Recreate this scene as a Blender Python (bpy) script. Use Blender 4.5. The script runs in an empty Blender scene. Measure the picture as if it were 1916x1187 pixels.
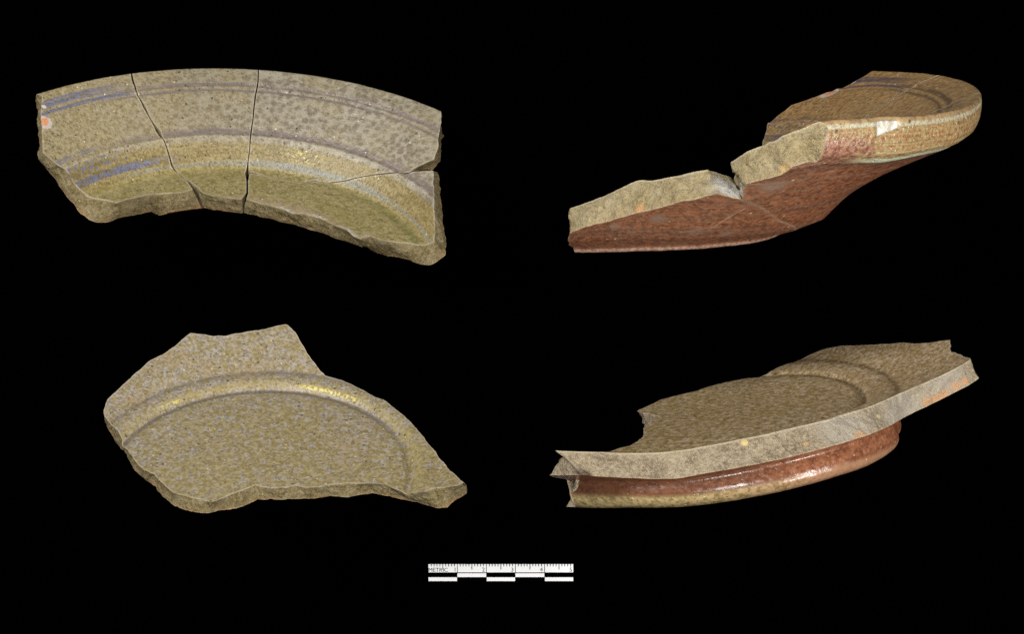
import bpy, math, random
import numpy as np
from mathutils import Vector, noise as mnoise
from mathutils.geometry import delaunay_2d_cdt

# ---------------------------------------------------------------- camera, world, lamps, exposure
SC = bpy.context.scene
COL = SC.collection
W0, H0 = 1916.0, 1187.0          # size of the photograph, used only to read off where things lie
PXCM = 54.2                      # pixels per centimetre on the table (from the scale bar)
D = 60.0                         # camera height over the table, cm
cam = bpy.data.cameras.new("camera")
cam.sensor_fit = 'HORIZONTAL'
cam.sensor_width = 36.0
cam.lens = 36.0 * D / (W0 / PXCM)
cam.clip_start = 1.0
cam.clip_end = 500.0
camo = bpy.data.objects.new("camera", cam)
camo.location = (0, 0, D)
COL.objects.link(camo)
SC.camera = camo
SC.view_settings.view_transform = 'Standard'
SC.view_settings.look = 'None'
SC.view_settings.exposure = 0.0
SC.view_settings.gamma = 1.0
world = bpy.data.worlds.new("World")
SC.world = world
world.use_nodes = True
world.node_tree.nodes['Background'].inputs[0].default_value = (0.9, 0.95, 1.0, 1)
world.node_tree.nodes['Background'].inputs[1].default_value = 0.10


def lamp(name, loc, target, size, power, color, size_y=None):
    l = bpy.data.lights.new(name, 'AREA')
    l.shape = 'RECTANGLE'
    l.size = size
    l.size_y = size_y or size
    l.energy = power
    l.color = color
    o = bpy.data.objects.new(name, l)
    o.location = loc
    o.rotation_euler = (Vector(target) - Vector(loc)).to_track_quat('-Z', 'Y').to_euler()
    COL.objects.link(o)
    return o


lamp("studio_lamp", (-64, 50, 88), (0, 0, 0), 30, 128000, (1.0, 0.985, 0.965))
lamp("studio_lamp", (14, -4, 90), (0, 0, 0), 12, 42000, (1.0, 0.985, 0.96))
lamp("studio_lamp", (66, -22, 68), (4, 0, 0), 14, 56000, (1.0, 0.97, 0.94))


# ---------------------------------------------------------------- pixel <-> place
def rot(al, tau):
    n = np.array([np.sin(tau) * np.cos(al), np.sin(tau) * np.sin(al), np.cos(tau)])
    e1 = np.array([np.sin(al), -np.cos(al), 0.])
    return e1, np.cross(n, e1), n


class Pose:
    """where a sherd lies: its tilt, the place of the vessel's axis, and its size"""
    def __init__(s, al, tau, c, sc, dth=0.0):
        s.e1, s.e2, s.n = rot(al, tau)
        s.C = np.array([(c[0] - W0 / 2) / PXCM, -(c[1] - H0 / 2) / PXCM, 0.])
        s.s = sc
        s.dth = dth

    def world(s, P):
        c, q = np.cos(s.dth), np.sin(s.dth)
        x = P[..., 0] * c - P[..., 1] * q
        y = P[..., 0] * q + P[..., 1] * c
        return s.C + s.s * (x[..., None] * s.e1 + y[..., None] * s.e2 + P[..., 2][..., None] * s.n)

    def lift(s, P, h=0.0):
        """move along the line of sight until the lowest point rests on the table"""
        z = s.world(P)[:, 2].min()
        k = (D - h) / (D - z)
        cp = np.array([0, 0, D])
        s.C = cp + k * (s.C - cp)
        s.s *= k


def proj(P):
    f = D / (D - P[..., 2])
    return np.stack([W0 / 2 + PXCM * P[..., 0] * f, H0 / 2 - PXCM * P[..., 1] * f], -1)


def inv(pose, pts, zf, it=40):
    """points of the photograph -> (theta, r) on the surface z = zf(r)"""
    out = []
    for p in pts:
        d = np.array([(p[0] - W0 / 2) / PXCM / D, -(p[1] - H0 / 2) / PXCM / D, -1.])
        o = np.array([0, 0, D]) - pose.C
        z = -.5
        for _ in range(it):
            t = (pose.s * z - o @ pose.n) / (d @ pose.n)
            q = (o + t * d) / pose.s
            r = math.hypot(q @ pose.e1, q @ pose.e2)
            z = .5 * z + .5 * float(zf(r))
        th = math.atan2(q @ pose.e2, q @ pose.e1)
        out.append((th, r))
    return np.array(out)


class Profile:
    """turned section: r(rho), z(rho) by arc length"""
    def __init__(s, knots, smooth=0.09, rho0=0.0):
        k = np.array(knots, float)
        L = np.r_[0, np.cumsum(np.hypot(*np.diff(k, axis=0).T))]
        n = int(L[-1] / .02) + 1
        t = np.linspace(0, L[-1], n)
        r = np.interp(t, L, k[:, 0]); z = np.interp(t, L, k[:, 1])
        w = int(smooth / .02); g = np.exp(-np.linspace(-2, 2, 2 * w + 1) ** 2); g /= g.sum()
        rp = np.convolve(np.pad(r, w, mode='reflect', reflect_type='odd'), g, 'valid')
        zp = np.convolve(np.pad(z, w, mode='reflect', reflect_type='odd'), g, 'valid')
        s.t = t + rho0; s.r = rp; s.z = zp

    def rz(s, rho):
        return np.interp(rho, s.t, s.r), np.interp(rho, s.t, s.z)

    def P(s, th, rho):
        r, z = s.rz(rho)
        return np.stack([r * np.cos(th), r * np.sin(th), z], -1)


# rim fragment: inside from the floor out over the rim and back underneath to the foot
A_TOP = [(2.9, -2.5), (4.5, -2.49), (6.0, -2.53), (6.7, -2.58), (6.98, -2.55), (7.16, -2.36), (7.5, -1.95), (7.72, -1.62), (7.84, -1.525), (7.98, -1.525),
         (8.15, -1.41), (8.6, -1.12), (9.3, -.71), (9.62, -.505), (9.72, -.49), (9.82, -.385), (9.93, -.385), (10.05, -.27), (10.25, -.19), (10.45, -.12), (10.62, -.03), (10.72, .0)]
A_OUT = [(10.79, -.06), (10.82, -.3), (10.81, -.6), (10.75, -.78), (10.63, -.88), (10.4, -1.0), (9.8, -1.32), (9.0, -1.82), (8.3, -2.28),
         (7.6, -2.76), (7.0, -3.1), (6.4, -3.34), (6.1, -3.42), (6.02, -3.5), (5.95, -3.58), (5.75, -3.6), (5.6, -3.5), (5.4, -3.32), (4.5, -3.24), (2.9, -3.2)]
PA = Profile(A_TOP + A_OUT)
RIM = float(PA.t[PA.r.argmax()]) - .12
RMAX = float(PA.r.max())
mt = PA.t <= RIM
A_rt, A_zt, A_pt = PA.r[mt], PA.z[mt], PA.t[mt]
mb = PA.t >= RIM + .72
A_rb, A_zb, A_pb = PA.r[mb][::-1], PA.z[mb][::-1], PA.t[mb][::-1]
zA = lambda r: np.interp(r, A_rt, A_zt)
zAb = lambda r: np.interp(r, A_rb, A_zb)
rhoA = lambda r: np.interp(r, A_rt, A_pt)
rhoAb = lambda r: np.interp(r, A_rb, A_pb)

# base fragment, inside and underside
B_TOP = [(0, -.20), (3, -.19), (4.6, -.18), (4.98, -.20), (5.12, -.29), (5.24, -.27), (5.40, -.13), (5.60, -.04), (5.82, -.005), (6.0, -.015), (6.15, .02), (6.35, .09),
         (6.8, .26), (7.5, .52), (8.7, .97), (9.4, 1.25)]
B_BOT = [(0, -.68), (4.0, -.7), (4.9, -.76), (5.15, -.95), (5.25, -1.4), (5.4, -1.8), (5.65, -1.92), (5.92, -1.9), (6.1, -1.78), (6.18, -1.6), (6.17, -1.35), (6.09, -1.12),
         (6.04, -1.0), (6.06, -.90), (6.16, -.84), (6.6, -.62), (7.2, -.36), (8.0, -.02), (9.4, .6)]
PBt = Profile(B_TOP, .08)
PBb = Profile(B_BOT, .10)
zB = lambda r: np.interp(r, PBt.r, PBt.z)
rhoB = lambda r: np.interp(r, PBt.r, PBt.t)
B_BOT0 = [(0, -.68), (4.0, -.7), (6.0, -.84), (6.6, -.62), (7.2, -.36), (8.0, -.02), (9.4, .6)]
PBb0 = Profile(B_BOT0, .10)
_rb = np.maximum.accumulate(PBb.r)
rhoBb = lambda r: np.interp(r, _rb + np.arange(len(_rb)) * 1e-6, PBb.t)
zBb = lambda r: np.interp(r, [0, 4, 5, 6.2, 7.2, 8, 9.4], [-.68, -.7, -.72, -.68, -.36, -.02, .6])

poseTL = Pose(1.4619, 1.0227, (440.2785, 365.5247), 1.)
poseTR = Pose(1.5656, 1.3428, (1097.2751, 165.5299), 1.218, -1.9901)
poseBL = Pose(1.5269, 1.0412, (487.2921, 873.4739), 1.)
poseBR = Pose(1.686, 1.4397, (1260.2811, 760.823), 1.2127, -1.9422)


def crop(ox, oy, s, pts):
    return [(ox + x / s, oy + y / s) for x, y in pts]


c1 = lambda *p: crop(50, 110, 3.709, p)
c2 = lambda *p: crop(440, 110, 2.967, p)
c5 = lambda *p: crop(180, 590, 3.044, p)
c6 = lambda *p: crop(520, 590, 3.043, p)


def polar_top(px):   # rim fragment, inside face
    a = inv(poseTL, px, zA)
    return np.stack([a[:, 0], rhoA(a[:, 1])], 1)


def polar_bot(px):   # rim fragment, underside
    a = inv(poseTL, px, zAb)
    return np.stack([a[:, 0], rhoAb(a[:, 1])], 1)


def under(tp, jitter=0.0):
    """the underside line straight below an inside line"""
    r, _ = PA.rz(tp[:, 1])
    return np.stack([tp[:, 0], rhoAb(r)], 1)


def rimstart(th):
    return np.array([[th, RIM]])


# ---------------------------------------------------------------- meshing
STEP = .06


def resample(prof, pl, n):
    """n+1 points evenly along the real length of a (theta, rho) line"""
    t = np.linspace(0, len(pl) - 1, (len(pl) - 1) * 24 + 1)
    th = np.interp(t, range(len(pl)), pl[:, 0]); rh = np.interp(t, range(len(pl)), pl[:, 1])
    P = prof.P(th, rh)
    L = np.r_[0, np.cumsum(np.linalg.norm(np.diff(P, axis=0), axis=1))]
    u = np.linspace(0, L[-1], n + 1)
    return np.stack([np.interp(u, L, th), np.interp(u, L, rh)], 1)


def length(prof, pl):
    t = np.linspace(0, len(pl) - 1, (len(pl) - 1) * 12 + 1)
    P = prof.P(np.interp(t, range(len(pl)), pl[:, 0]), np.interp(t, range(len(pl)), pl[:, 1]))
    return np.linalg.norm(np.diff(P, axis=0), axis=1).sum()


def jag(prof, pl, amp, seed, ends=True):
    """small irregularities of a broken edge"""
    r, _ = prof.rz(pl[:, 1])
    out = pl.copy()
    n = len(pl)
    for i in range(n):
        k = 1.0 if not ends else min(1, i / 4, (n - 1 - i) / 4)
        p = Vector((r[i] * math.cos(pl[i, 0]) * 2.6, r[i] * math.sin(pl[i, 0]) * 2.6, seed))
        a = mnoise.noise(p) + .6 * mnoise.noise(p * 2.7 + Vector((9, 1, 3))) + .4 * mnoise.noise(p * 6 + Vector((5, 8, 1)))
        b = mnoise.noise(p + Vector((31, 7, 2))) + .6 * mnoise.noise(p * 2.7 + Vector((3, 17, 5)))
        out[i, 0] += k * amp * a / max(r[i], 1.5)
        out[i, 1] += k * amp * b
    return out


def dom(pl):
    return np.stack([pl[:, 1] * np.cos(pl[:, 0]), pl[:, 1] * np.sin(pl[:, 0])], 1)


def inside(pts, poly):
    x, y = pts[:, 0], pts[:, 1]
    c = np.zeros(len(pts), bool)
    x0, y0 = poly[-1]
    for x1, y1 in poly:
        m = ((y1 > y) != (y0 > y))
        if m.any():
            xi = (x0 - x1) * (y - y1) / ((y0 - y1) or 1e-12) + x1
            c ^= m & (x < xi)
        x0, y0 = x1, y1
    return c


def skin(prof, poly_pl, step=STEP):
    """turned surface inside a closed (theta, rho) outline -> theta, rho, tris; outline points come first"""
    poly = dom(poly_pl)
    lo, hi = poly_pl[:, 1].min(), poly_pl[:, 1].max()
    G = []
    rho = lo + step * .5
    k = 0
    while rho < hi:
        r, _ = prof.rz(np.array([rho]))
        n = max(8, int(2 * math.pi * r[0] / step))
        th = (np.arange(n) + .5 * (k % 2)) * 2 * math.pi / n - math.pi
        G.append(np.stack([th, np.full(n, rho)], 1))
        rho += step * .9
        k += 1
    G = np.concatenate(G)
    gd = dom(G)
    m = inside(gd, poly)
    G, gd = G[m], gd[m]
    # keep clear of the outline
    keep = np.ones(len(gd), bool)
    r, _ = prof.rz(G[:, 1])
    Pg = prof.P(G[:, 0], G[:, 1]); Po = prof.P(poly_pl[:, 0], poly_pl[:, 1])
    for i in range(0, len(Po), 1):
        d = Pg - Po[i]
        keep &= ~(((d * d).sum(1) < (step * .5) ** 2) & (np.abs(G[:, 1] - poly_pl[i, 1]) < .8))
    G, gd = G[keep], gd[keep]
    allp = np.concatenate([poly, gd])
    n = len(poly)
    vs, es, fs, ov, oe, of = delaunay_2d_cdt([Vector(p) for p in allp], [], [list(range(n))], 1, 1e-6)
    vs = np.array([tuple(v) for v in vs])
    th = np.arctan2(vs[:, 1], vs[:, 0])
    rh = np.hypot(vs[:, 0], vs[:, 1])
    back = np.full(len(vs), -1)
    for i, o in enumerate(ov):
        if o:
            back[i] = o[0]
    return th, rh, [tuple(f) for f in fs], back


def surface_normal(prof, th, rh):
    r0, z0 = prof.rz(rh - .04); r1, z1 = prof.rz(rh + .04)
    dr, dz = r1 - r0, z1 - z0
    l = np.hypot(dr, dz) + 1e-9
    nr, nz = -dz / l, dr / l
    return np.stack([nr * np.cos(th), nr * np.sin(th), nz], 1)


def relief(P, a1=.010, a2=.006):
    out = np.empty(len(P))
    for i, p in enumerate(P):
        v = Vector(p)
        out[i] = a1 * mnoise.noise(v * 1.3) + a2 * mnoise.noise(v * 5.0)
    return out


def closed_sherd(seed, sections, shell, jags=.026, rough=.085, jagb=1.5):
    """sections: list of (T line, B line, profT, profB, joint?) in order round the sherd.
    shell 'rim': one skin over the rim; 'two': separate skins. Returns arrays for a mesh."""
    T, B, J = [], [], []
    pT, pB = sections[0][2], sections[0][3]
    for si, (t, b, _, _, joint) in enumerate(sections):
        n = max(2, int(max(length(pT, t), length(pB, b) * .8) / (STEP * .8)))
        tr = resample(pT, t, n); br = resample(pB, b, n)
        if not joint:
            tr = jag(pT, tr, jags, seed); br = jag(pB, br, jags * jagb, seed + 20)
        else:
            tr = jag(pT, tr, jags * .35, 77.7); br = jag(pB, br, jags * .35, 55.5)
        last = (si == len(sections) - 1) and shell == 'rim'
        m = n + 1 if last else n
        T.append(tr[:m]); B.append(br[:m]); J.append(np.full(m, 0.12 if joint else 1.0))
    T = np.concatenate(T); B = np.concatenate(B); J = np.concatenate(J)
    k = np.convolve(np.pad(J, 3, mode='edge'), np.ones(7) / 7, 'valid'); J = np.minimum(J, k)
    verts, tris, pol, mats, nrm_hint = [], [], [], [], []

    def add_skin(prof, pl, side):
        th, rh, fs, back = skin(prof, pl)
        P = prof.P(th, rh)
        N = surface_normal(prof, th, rh)
        if side < 0:
            N = -N
        dent = np.clip((th - 1.066) / .012, 0, 1) * np.clip((1.137 - th) / .012, 0, 1) * np.clip((rh - RIM + .2) / .08, 0, 1) * np.clip((RIM + .30 - (th - 1.073) / .057 * .2 - rh) / .06, 0, 1)
        dent = dent * (.075 if shell == 'rim' else 0.0)
        P2 = P + N * (relief(P) - dent)[:, None]
        off = sum(len(v) for v in verts)
        verts.append(P2)
        # glaze / paint coordinates: theta, rho, edge distance
        r, _ = prof.rz(rh)
        sd = np.full(len(P), float(side))
        pol.append(np.stack([th, rh, sd], 1))
        # orientation
        a, b, c = (P2[[f[i] for f in fs]] for i in range(3))
        fn = np.cross(b - a, c - a)
        s = (fn * N[[f[0] for f in fs]]).sum(1)
        for f, q in zip(fs, s):
            f = tuple(off + i for i in (f if q > 0 else f[::-1]))
            tris.append(f)
        mats.extend([0 if side > 0 else 1] * len(fs))
        lut = {}
        for i, o in enumerate(back):
            if o >= 0 and o < len(pl):
                lut[o] = P2[i]
        return lut

    if shell == 'rim':
        poly = np.concatenate([T, B[::-1][1:-1]])
        lut = add_skin(pT, poly, 1)
        n = len(T)
        TP = np.array([lut.get(i, pT.P(T[i, 0], T[i, 1])) for i in range(n)])
        BP = np.array([TP[0]] + [lut.get(n + (n - 1 - i) - 1, pT.P(B[i, 0], B[i, 1])) for i in range(1, n - 1)] + [TP[-1]])
    else:
        lt = add_skin(pT, T, 1); lb = add_skin(pB, B, 1 if pB is pT else -1)
        n = len(T)
        TP = np.array([lt.get(i, pT.P(T[i, 0], T[i, 1])) for i in range(n)])
        BP = np.array([lb.get(i, pB.P(B[i, 0], B[i, 1])) for i in range(n)])
    # broken face between the two edges
    M = 12
    V = np.linspace(0, 1, M + 1)
    Wv = TP[:, None] * (1 - V)[None, :, None] + BP[:, None] * V[None, :, None]
    closed = shell != 'rim'
    d = np.roll(TP, -2, 0) - np.roll(TP, 2, 0)
    if not closed:
        d[:2] = TP[2:4] - TP[:2]; d[-2:] = TP[-2:] - TP[-4:-2]
    dn = np.cross(d, BP - TP + 1e-6)
    g = np.ones(9) / 9
    if closed:
        dn = np.stack([np.convolve(np.r_[dn[-4:, i], dn[:, i], dn[:4, i]], g, 'valid') for i in range(3)], 1)
    else:
        dn = np.stack([np.convolve(np.pad(dn[:, i], 4, mode='edge'), g, 'valid') for i in range(3)], 1)
    dn /= np.linalg.norm(dn, axis=1)[:, None] + 1e-9
    hgt = np.linalg.norm(BP - TP, axis=1)
    for i in range(n):
        for j in range(1, M):
            p = Vector(Wv[i, j])
            a = mnoise.noise(p * 1.6 + Vector((seed, 0, 0))) * 1.1 + 1.5 * abs(mnoise.noise(p * 2.6)) - .6 + .9 * abs(mnoise.noise(p * 6.5)) - .3 + .3 * mnoise.noise(p * 13)
            Wv[i, j] += dn[i] * (a * rough * J[i] * min(1, hgt[i] / .5) * min(1, 3.2 * V[j] * 1.0, 3.2 * (1 - V[j])))
    off = sum(len(v) for v in verts)
    verts.append(Wv.reshape(-1, 3))
    L = np.r_[0, np.cumsum(np.linalg.norm(np.diff(TP, axis=0), axis=1))]
    pol.append(np.stack([np.repeat(L, M + 1), np.tile(V, n), np.full(n * (M + 1), 0.)], 1))
    for i in range(n if closed else n - 1):
        i2 = (i + 1) % n
        for j in range(M):
            a, b, c, e = off + i * (M + 1) + j, off + i2 * (M + 1) + j, off + i2 * (M + 1) + j + 1, off + i * (M + 1) + j + 1
            tris.append((a, b, c, e)); mats.append(2)
    return dict(P=np.concatenate(verts), F=tris, pol=np.concatenate(pol), M=mats, T=TP, B=BP, T2=T, B2=B, wall_off=off)


# ---------------------------------------------------------------- rim fragment: outlines of its four sherds
left_T = polar_top([(79, 181), (77, 200), (77, 218), (79, 245), (80, 272), (80.5, 286)])
left_T = np.concatenate([rimstart(left_T[0, 0] + .008), left_T])
left_Bp = polar_bot([(72, 218), (74, 245), (75, 272), (74.5, 299)])
left_B = np.concatenate([rimstart(left_T[0, 0]), [[left_T[0, 0] + .0, RIM + .35]], [[left_T[0, 0] - .008, RIM + .85]], left_Bp])
in1_T = polar_top(c1((112, 655), (190, 715), (290, 795), (350, 885), (440, 960), (540, 975), (630, 1000), (700, 975), (800, 950), (900, 935), (1000, 930), (1080, 925), (1165, 912)))
in1_B = polar_bot(c1((90, 700), (130, 760), (200, 840), (270, 950), (330, 1010), (380, 1080), (440, 1120), (515, 1140), (560, 1135), (640, 1105), (750, 1085), (870, 1062), (1000, 1062), (1100, 1050), (1212, 1035)))
in2_T = polar_top(c1((1180, 905), (1215, 928), (1260, 945), (1350, 955), (1480, 975), (1503, 974)))
in2_B = polar_bot(c1((1232, 1033), (1300, 1048), (1400, 1060), (1490, 1073)))
in4_T = polar_top(c2((58, 785), (120, 795), (190, 815), (250, 830), (320, 860), (380, 860), (440, 875), (500, 900), (560, 930), (620, 950), (650, 985), (690, 1000), (740, 985), (800, 1000), (860, 1012), (950, 1020), (1060, 1030), (1103, 1014)))
in4_B0 = polar_bot(c2((45, 855), (150, 880), (230, 900), (300, 915), (420, 950), (480, 965), (560, 1000), (620, 1015), (700, 1045), (780, 1075), (880, 1100), (960, 1115), (1020, 1140), (1080, 1148), (1120, 1130), (1168, 1090)))
in4_B = np.concatenate([in4_B0[:3], [[1.30, float(rhoAb(5.3))], [1.0, float(rhoAb(5.35))], [.7, float(rhoAb(5.4))], [.5, float(rhoAb(5.45))], [.36, float(rhoAb(5.55))], [.318, float(rhoAb(5.9))], [.305, float(rhoAb(6.4))]], in4_B0[-1:]])
r4_T = polar_top(c2((1103, 1010), (1106, 900), (1102, 800), (1100, 700), (1099, 622)))
r4_B = polar_bot(c2((1168, 1090), (1150, 900), (1137, 740), (1130, 642)))
s4_T = polar_top(c2((1099, 620), (1050, 624), (1000, 628), (952, 639)))
s4_B = np.concatenate([r4_B[-1:], polar_bot([(799, 328)]), under(s4_T[-1:])])
s3_T = polar_top(c2((945, 636), (965, 630), (1000, 606), (1060, 577), (1103, 560)))
s3_B = np.concatenate([under(s3_T[:1]), polar_bot([(798, 326.5)]), polar_bot(c2((1140, 566)))])
r3_T = polar_top(c2((1105, 555), (1125, 500), (1130, 430), (1142, 350), (1155, 292)))
r3_T = np.concatenate([r3_T, rimstart(r3_T[-1, 0] - .002)])
r3_Bp = polar_bot(c2((1142, 563), (1143, 520), (1140, 470), (1150, 445), (1164, 430), (1164, 395)))
r3_B = np.concatenate([r3_Bp, [[r3_T[-1, 0] - .0, RIM + .85]], [[r3_T[-1, 0] - .004, RIM + .35]], rimstart(r3_T[-1, 0])])
k12 = polar_top(c1((714, 108), (740, 165), (770, 250), (815, 330), (850, 400), (880, 450), (915, 505), (945, 555), (975, 620), (995, 690), (1010, 745), (1060, 800), (1120, 850), (1170, 900)))
k23 = polar_top(c1((1610, 80), (1605, 160), (1590, 240), (1575, 350), (1570, 420), (1555, 520), (1548, 620), (1535, 720), (1530, 778)))
k24 = polar_top(c1((1530, 795), (1530, 850), (1530, 930), (1508, 974)))
k34 = polar_top(c2((70, 640), (110, 637), (180, 655), (250, 672), (330, 684), (400, 684), (440, 676), (490, 687), (560, 684), (620, 675), (680, 660), (760, 645), (850, 637), (945, 637)))


def side(pl, sgn, w):
    """one bank of a crack: shift across the line by w (cm); w may be a list"""
    w = np.interp(np.linspace(0, 1, len(pl)), np.linspace(0, 1, len(np.atleast_1d(w))), np.atleast_1d(w))
    P = dom(pl)
    d = np.gradient(P, axis=0)
    nr = np.stack([-d[:, 1], d[:, 0]], 1); nr /= np.linalg.norm(nr, axis=1)[:, None]
    Q = P + sgn * nr * w[:, None]
    return np.stack([np.arctan2(Q[:, 1], Q[:, 0]), np.hypot(Q[:, 0], Q[:, 1])], 1)


def rimcap(pl):
    q = pl.copy(); q[0] = (pl[0, 0], RIM)
    return q


def crackpair(pl, w, rim):
    """both banks of a crack, inside and underside lines"""
    res = []
    for s in (1, -1):
        t = side(pl, s, w)
        u = under(t)
        if rim:
            t = np.concatenate([[[t[0, 0], RIM]], t[t[:, 1] < RIM - .02]])
            u = under(t[1:])
            u = np.concatenate([[[t[0, 0], RIM]], [[t[0, 0], RIM + .35]], [[t[0, 0], RIM + .85]], u[u[:, 1] > RIM + .95]])
        res.append((t, u))
    return res


def fix(line, end, p):
    """make the line end (or start) exactly at p, easing the last bit over"""
    q = line.copy()
    q[0 if end == 0 else -1] = p
    return q


w12 = [.025, .03, .02, .04, .02, .03, .065, .02, .02, .02, .025, .02, .02, .05]
w23 = [.02, .02, .022, .02, .015, .018, .012, .012, .03]
(k12a, k12au), (k12b, k12bu) = crackpair(k12, w12, True)
(k23a, k23au), (k23b, k23bu) = crackpair(k23, w23, True)
(k24a, k24au), (k24b, k24bu) = crackpair(k24, [.05, .015, .015, .03], False)
(k34a, k34au), (k34b, k34bu) = crackpair(k34, [.06, .05, .01, .008, .008, .01, .07, .035, .018, .035, .022, .018, .02, .022, .025], False)


def west(a, b):   # the bank further left has the larger theta
    return (a, b) if a[0][:, 0].mean() > b[0][:, 0].mean() else (b, a)


(k12L, k12R) = west((k12a, k12au), (k12b, k12bu))
(k23L, k23R) = west((k23a, k23au), (k23b, k23bu))
(k24L, k24R) = west((k24a, k24au), (k24b, k24bu))
A3, A4 = (k34a, k34au), (k34b, k34bu)
if A3[0][:, 1].mean() < A4[0][:, 1].mean():
    A3, A4 = A4, A3
rev = lambda x: x[::-1]
cat = np.concatenate
# sherd 1
in1_T[-1] = k12L[0][-1]; b12L = k12L[1].copy(); b12L[-1] = in1_B[-1]
in1_T[0] = left_T[-1]; in1_B[0] = left_B[-1]
S1 = [(left_T, left_B, PA, PA, False), (in1_T, in1_B, PA, PA, False), (rev(k12L[0]), rev(b12L), PA, PA, True)]
# sherd 2
c23T = cat([k23L[0], k24L[0]]); c23B = cat([k23L[1], k24L[1]])
b12R = k12R[1].copy(); b12R[-1] = in2_B[0]
in2_T[0] = k12R[0][-1]; in2_T[-1] = c23T[-1]; c23B[-1] = in2_B[-1]
S2 = [(k12R[0], b12R, PA, PA, True), (in2_T, in2_B, PA, PA, False), (rev(c23T), rev(c23B), PA, PA, True)]
# sherd 3 (upper right, with rim)
under34 = lambda d, end, d_=None: np.array([end, (1.5, float(rhoAb(6.4 + d))), (1.3, float(rhoAb(6.75 + d))), (1.05, float(rhoAb(7.7 + d))), (.82 + d * .1, float(rhoAb(9.0 + d)))])
t23B_end = k23R[1][-1]; s3_T[0] = A3[0][-1]; s3_B = s3_B[1:]; j3B = under34(.004, t23B_end)
t23T, t23B = k23R[0].copy(), k23R[1].copy()
j3T = A3[0].copy(); j3T[0] = t23T[-1]; s3_B[0] = j3B[-1]
r3_T[0] = s3_T[-1]; r3_B[0] = s3_B[-1]
S3 = [(t23T, t23B, PA, PA, True), (j3T, j3B, PA, PA, True), (s3_T, s3_B, PA, PA, False), (r3_T, r3_B, PA, PA, False)]
# sherd 4 (lower right, no rim)
j4T = A4[0].copy()
k4T, k4B = k24R[0].copy(), k24R[1].copy()
j4T[0] = k4T[0]; j4B = under34(-.004, k4B[0])
in4_T[0] = k4T[-1]; k4B[-1] = in4_B[0]
r4_T[0] = in4_T[-1]; r4_B[0] = in4_B[-1]
s4_T[0] = r4_T[-1]; s4_T[-1] = j4T[-1]; s4_B = np.array([s4_B[0], j4B[-1]])
S4 = [(k4T, k4B, PA, PA, True), (in4_T, in4_B, PA, PA, False), (r4_T, r4_B, PA, PA, False), (s4_T, s4_B, PA, PA, False), (rev(j4T), rev(j4B), PA, PA, True)]

in4_B0[0] = k4B[-1]
S4a = [S4[0], (in4_T, in4_B0, PA, PA, False)] + S4[2:]
sherdsA = [closed_sherd(3.1, S1, 'rim'), closed_sherd(4.3, S2, 'rim'), closed_sherd(5.7, S3, 'rim'), closed_sherd(6.9, S4a, 'two')]
sherdsA2 = sherdsA[:3] + [closed_sherd(6.9, S4, 'two')]


# ---------------------------------------------------------------- base fragment outline
def bt(px):
    a = inv(poseBL, px, zB); return np.stack([a[:, 0], rhoB(a[:, 1])], 1)


rhoB0 = lambda r: np.interp(r, PBb0.r, PBb0.t)
z0 = lambda r: np.interp(r, PBb0.r, PBb0.z)


def bb(px):
    a = inv(poseBL, px, zBb); return np.stack([a[:, 0], rhoBb(a[:, 1])], 1)


def bb0(px):
    a = inv(poseBL, px, z0); return np.stack([a[:, 0], rhoB0(a[:, 1])], 1)


def bunder0(tp):
    r, _ = PBt.rz(tp[:, 1]); return np.stack([tp[:, 0], rhoB0(r)], 1)


def bunder(tp, rmin=0.0):
    r, _ = PBt.rz(tp[:, 1]); return np.stack([tp[:, 0], rhoBb(np.maximum(r, rmin))], 1)


def unwrap(pl):
    q = pl.copy(); q[:, 0] = np.unwrap(q[:, 0]); return q


topedge = bt(c5((42, 545), (65, 480), (130, 420), (190, 365), (250, 310), (310, 255), (380, 225), (450, 175), (500, 130), (535, 103), (600, 108), (660, 120), (740, 117), (830, 100), (920, 87), (1000, 70), (1075, 52))
             + c6((50, 52), (100, 100), (130, 150), (165, 215), (200, 260), (235, 310), (270, 345), (330, 362), (400, 388), (480, 425), (550, 465), (600, 482), (650, 520), (700, 560), (750, 605), (800, 660), (840, 715), (890, 775), (930, 830), (980, 888), (1030, 930), (1070, 968)))
lowedge = bt(c6((1070, 968), (1055, 955), (1030, 970), (960, 980), (880, 985), (840, 1005), (770, 1012), (700, 1005), (650, 985), (610, 965), (520, 958), (400, 958), (320, 962), (240, 975), (170, 985), (100, 968), (40, 985))
             + c5((1060, 980), (990, 985), (905, 965), (850, 990), (780, 1015), (700, 1050), (660, 1065)))
leftedge = bt(c5((660, 1065), (600, 1050), (520, 1030), (440, 1010), (380, 960), (330, 905), (270, 880), (215, 820), (180, 770), (150, 745), (152, 715), (100, 635), (50, 580), (42, 545)))
leftlow = bb(c5((636, 1130), (550, 1120), (470, 1100), (400, 1050), (340, 980), (260, 920), (205, 860), (170, 790), (130, 740), (85, 680), (45, 590), (42, 553)))
topedge, lowedge, leftedge, leftlow = map(unwrap, (topedge, lowedge, leftedge, leftlow))
# bring every line onto one continuous run of theta
base_th = lambda q, ref: q + np.array([[2 * math.pi * round((ref - q[0, 0]) / (2 * math.pi)), 0]])
lowedge = base_th(lowedge, topedge[-1, 0]); leftedge = base_th(leftedge, lowedge[-1, 0])
topB = bunder(topedge, 6.32)
lowB = bunder(lowedge)
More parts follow.
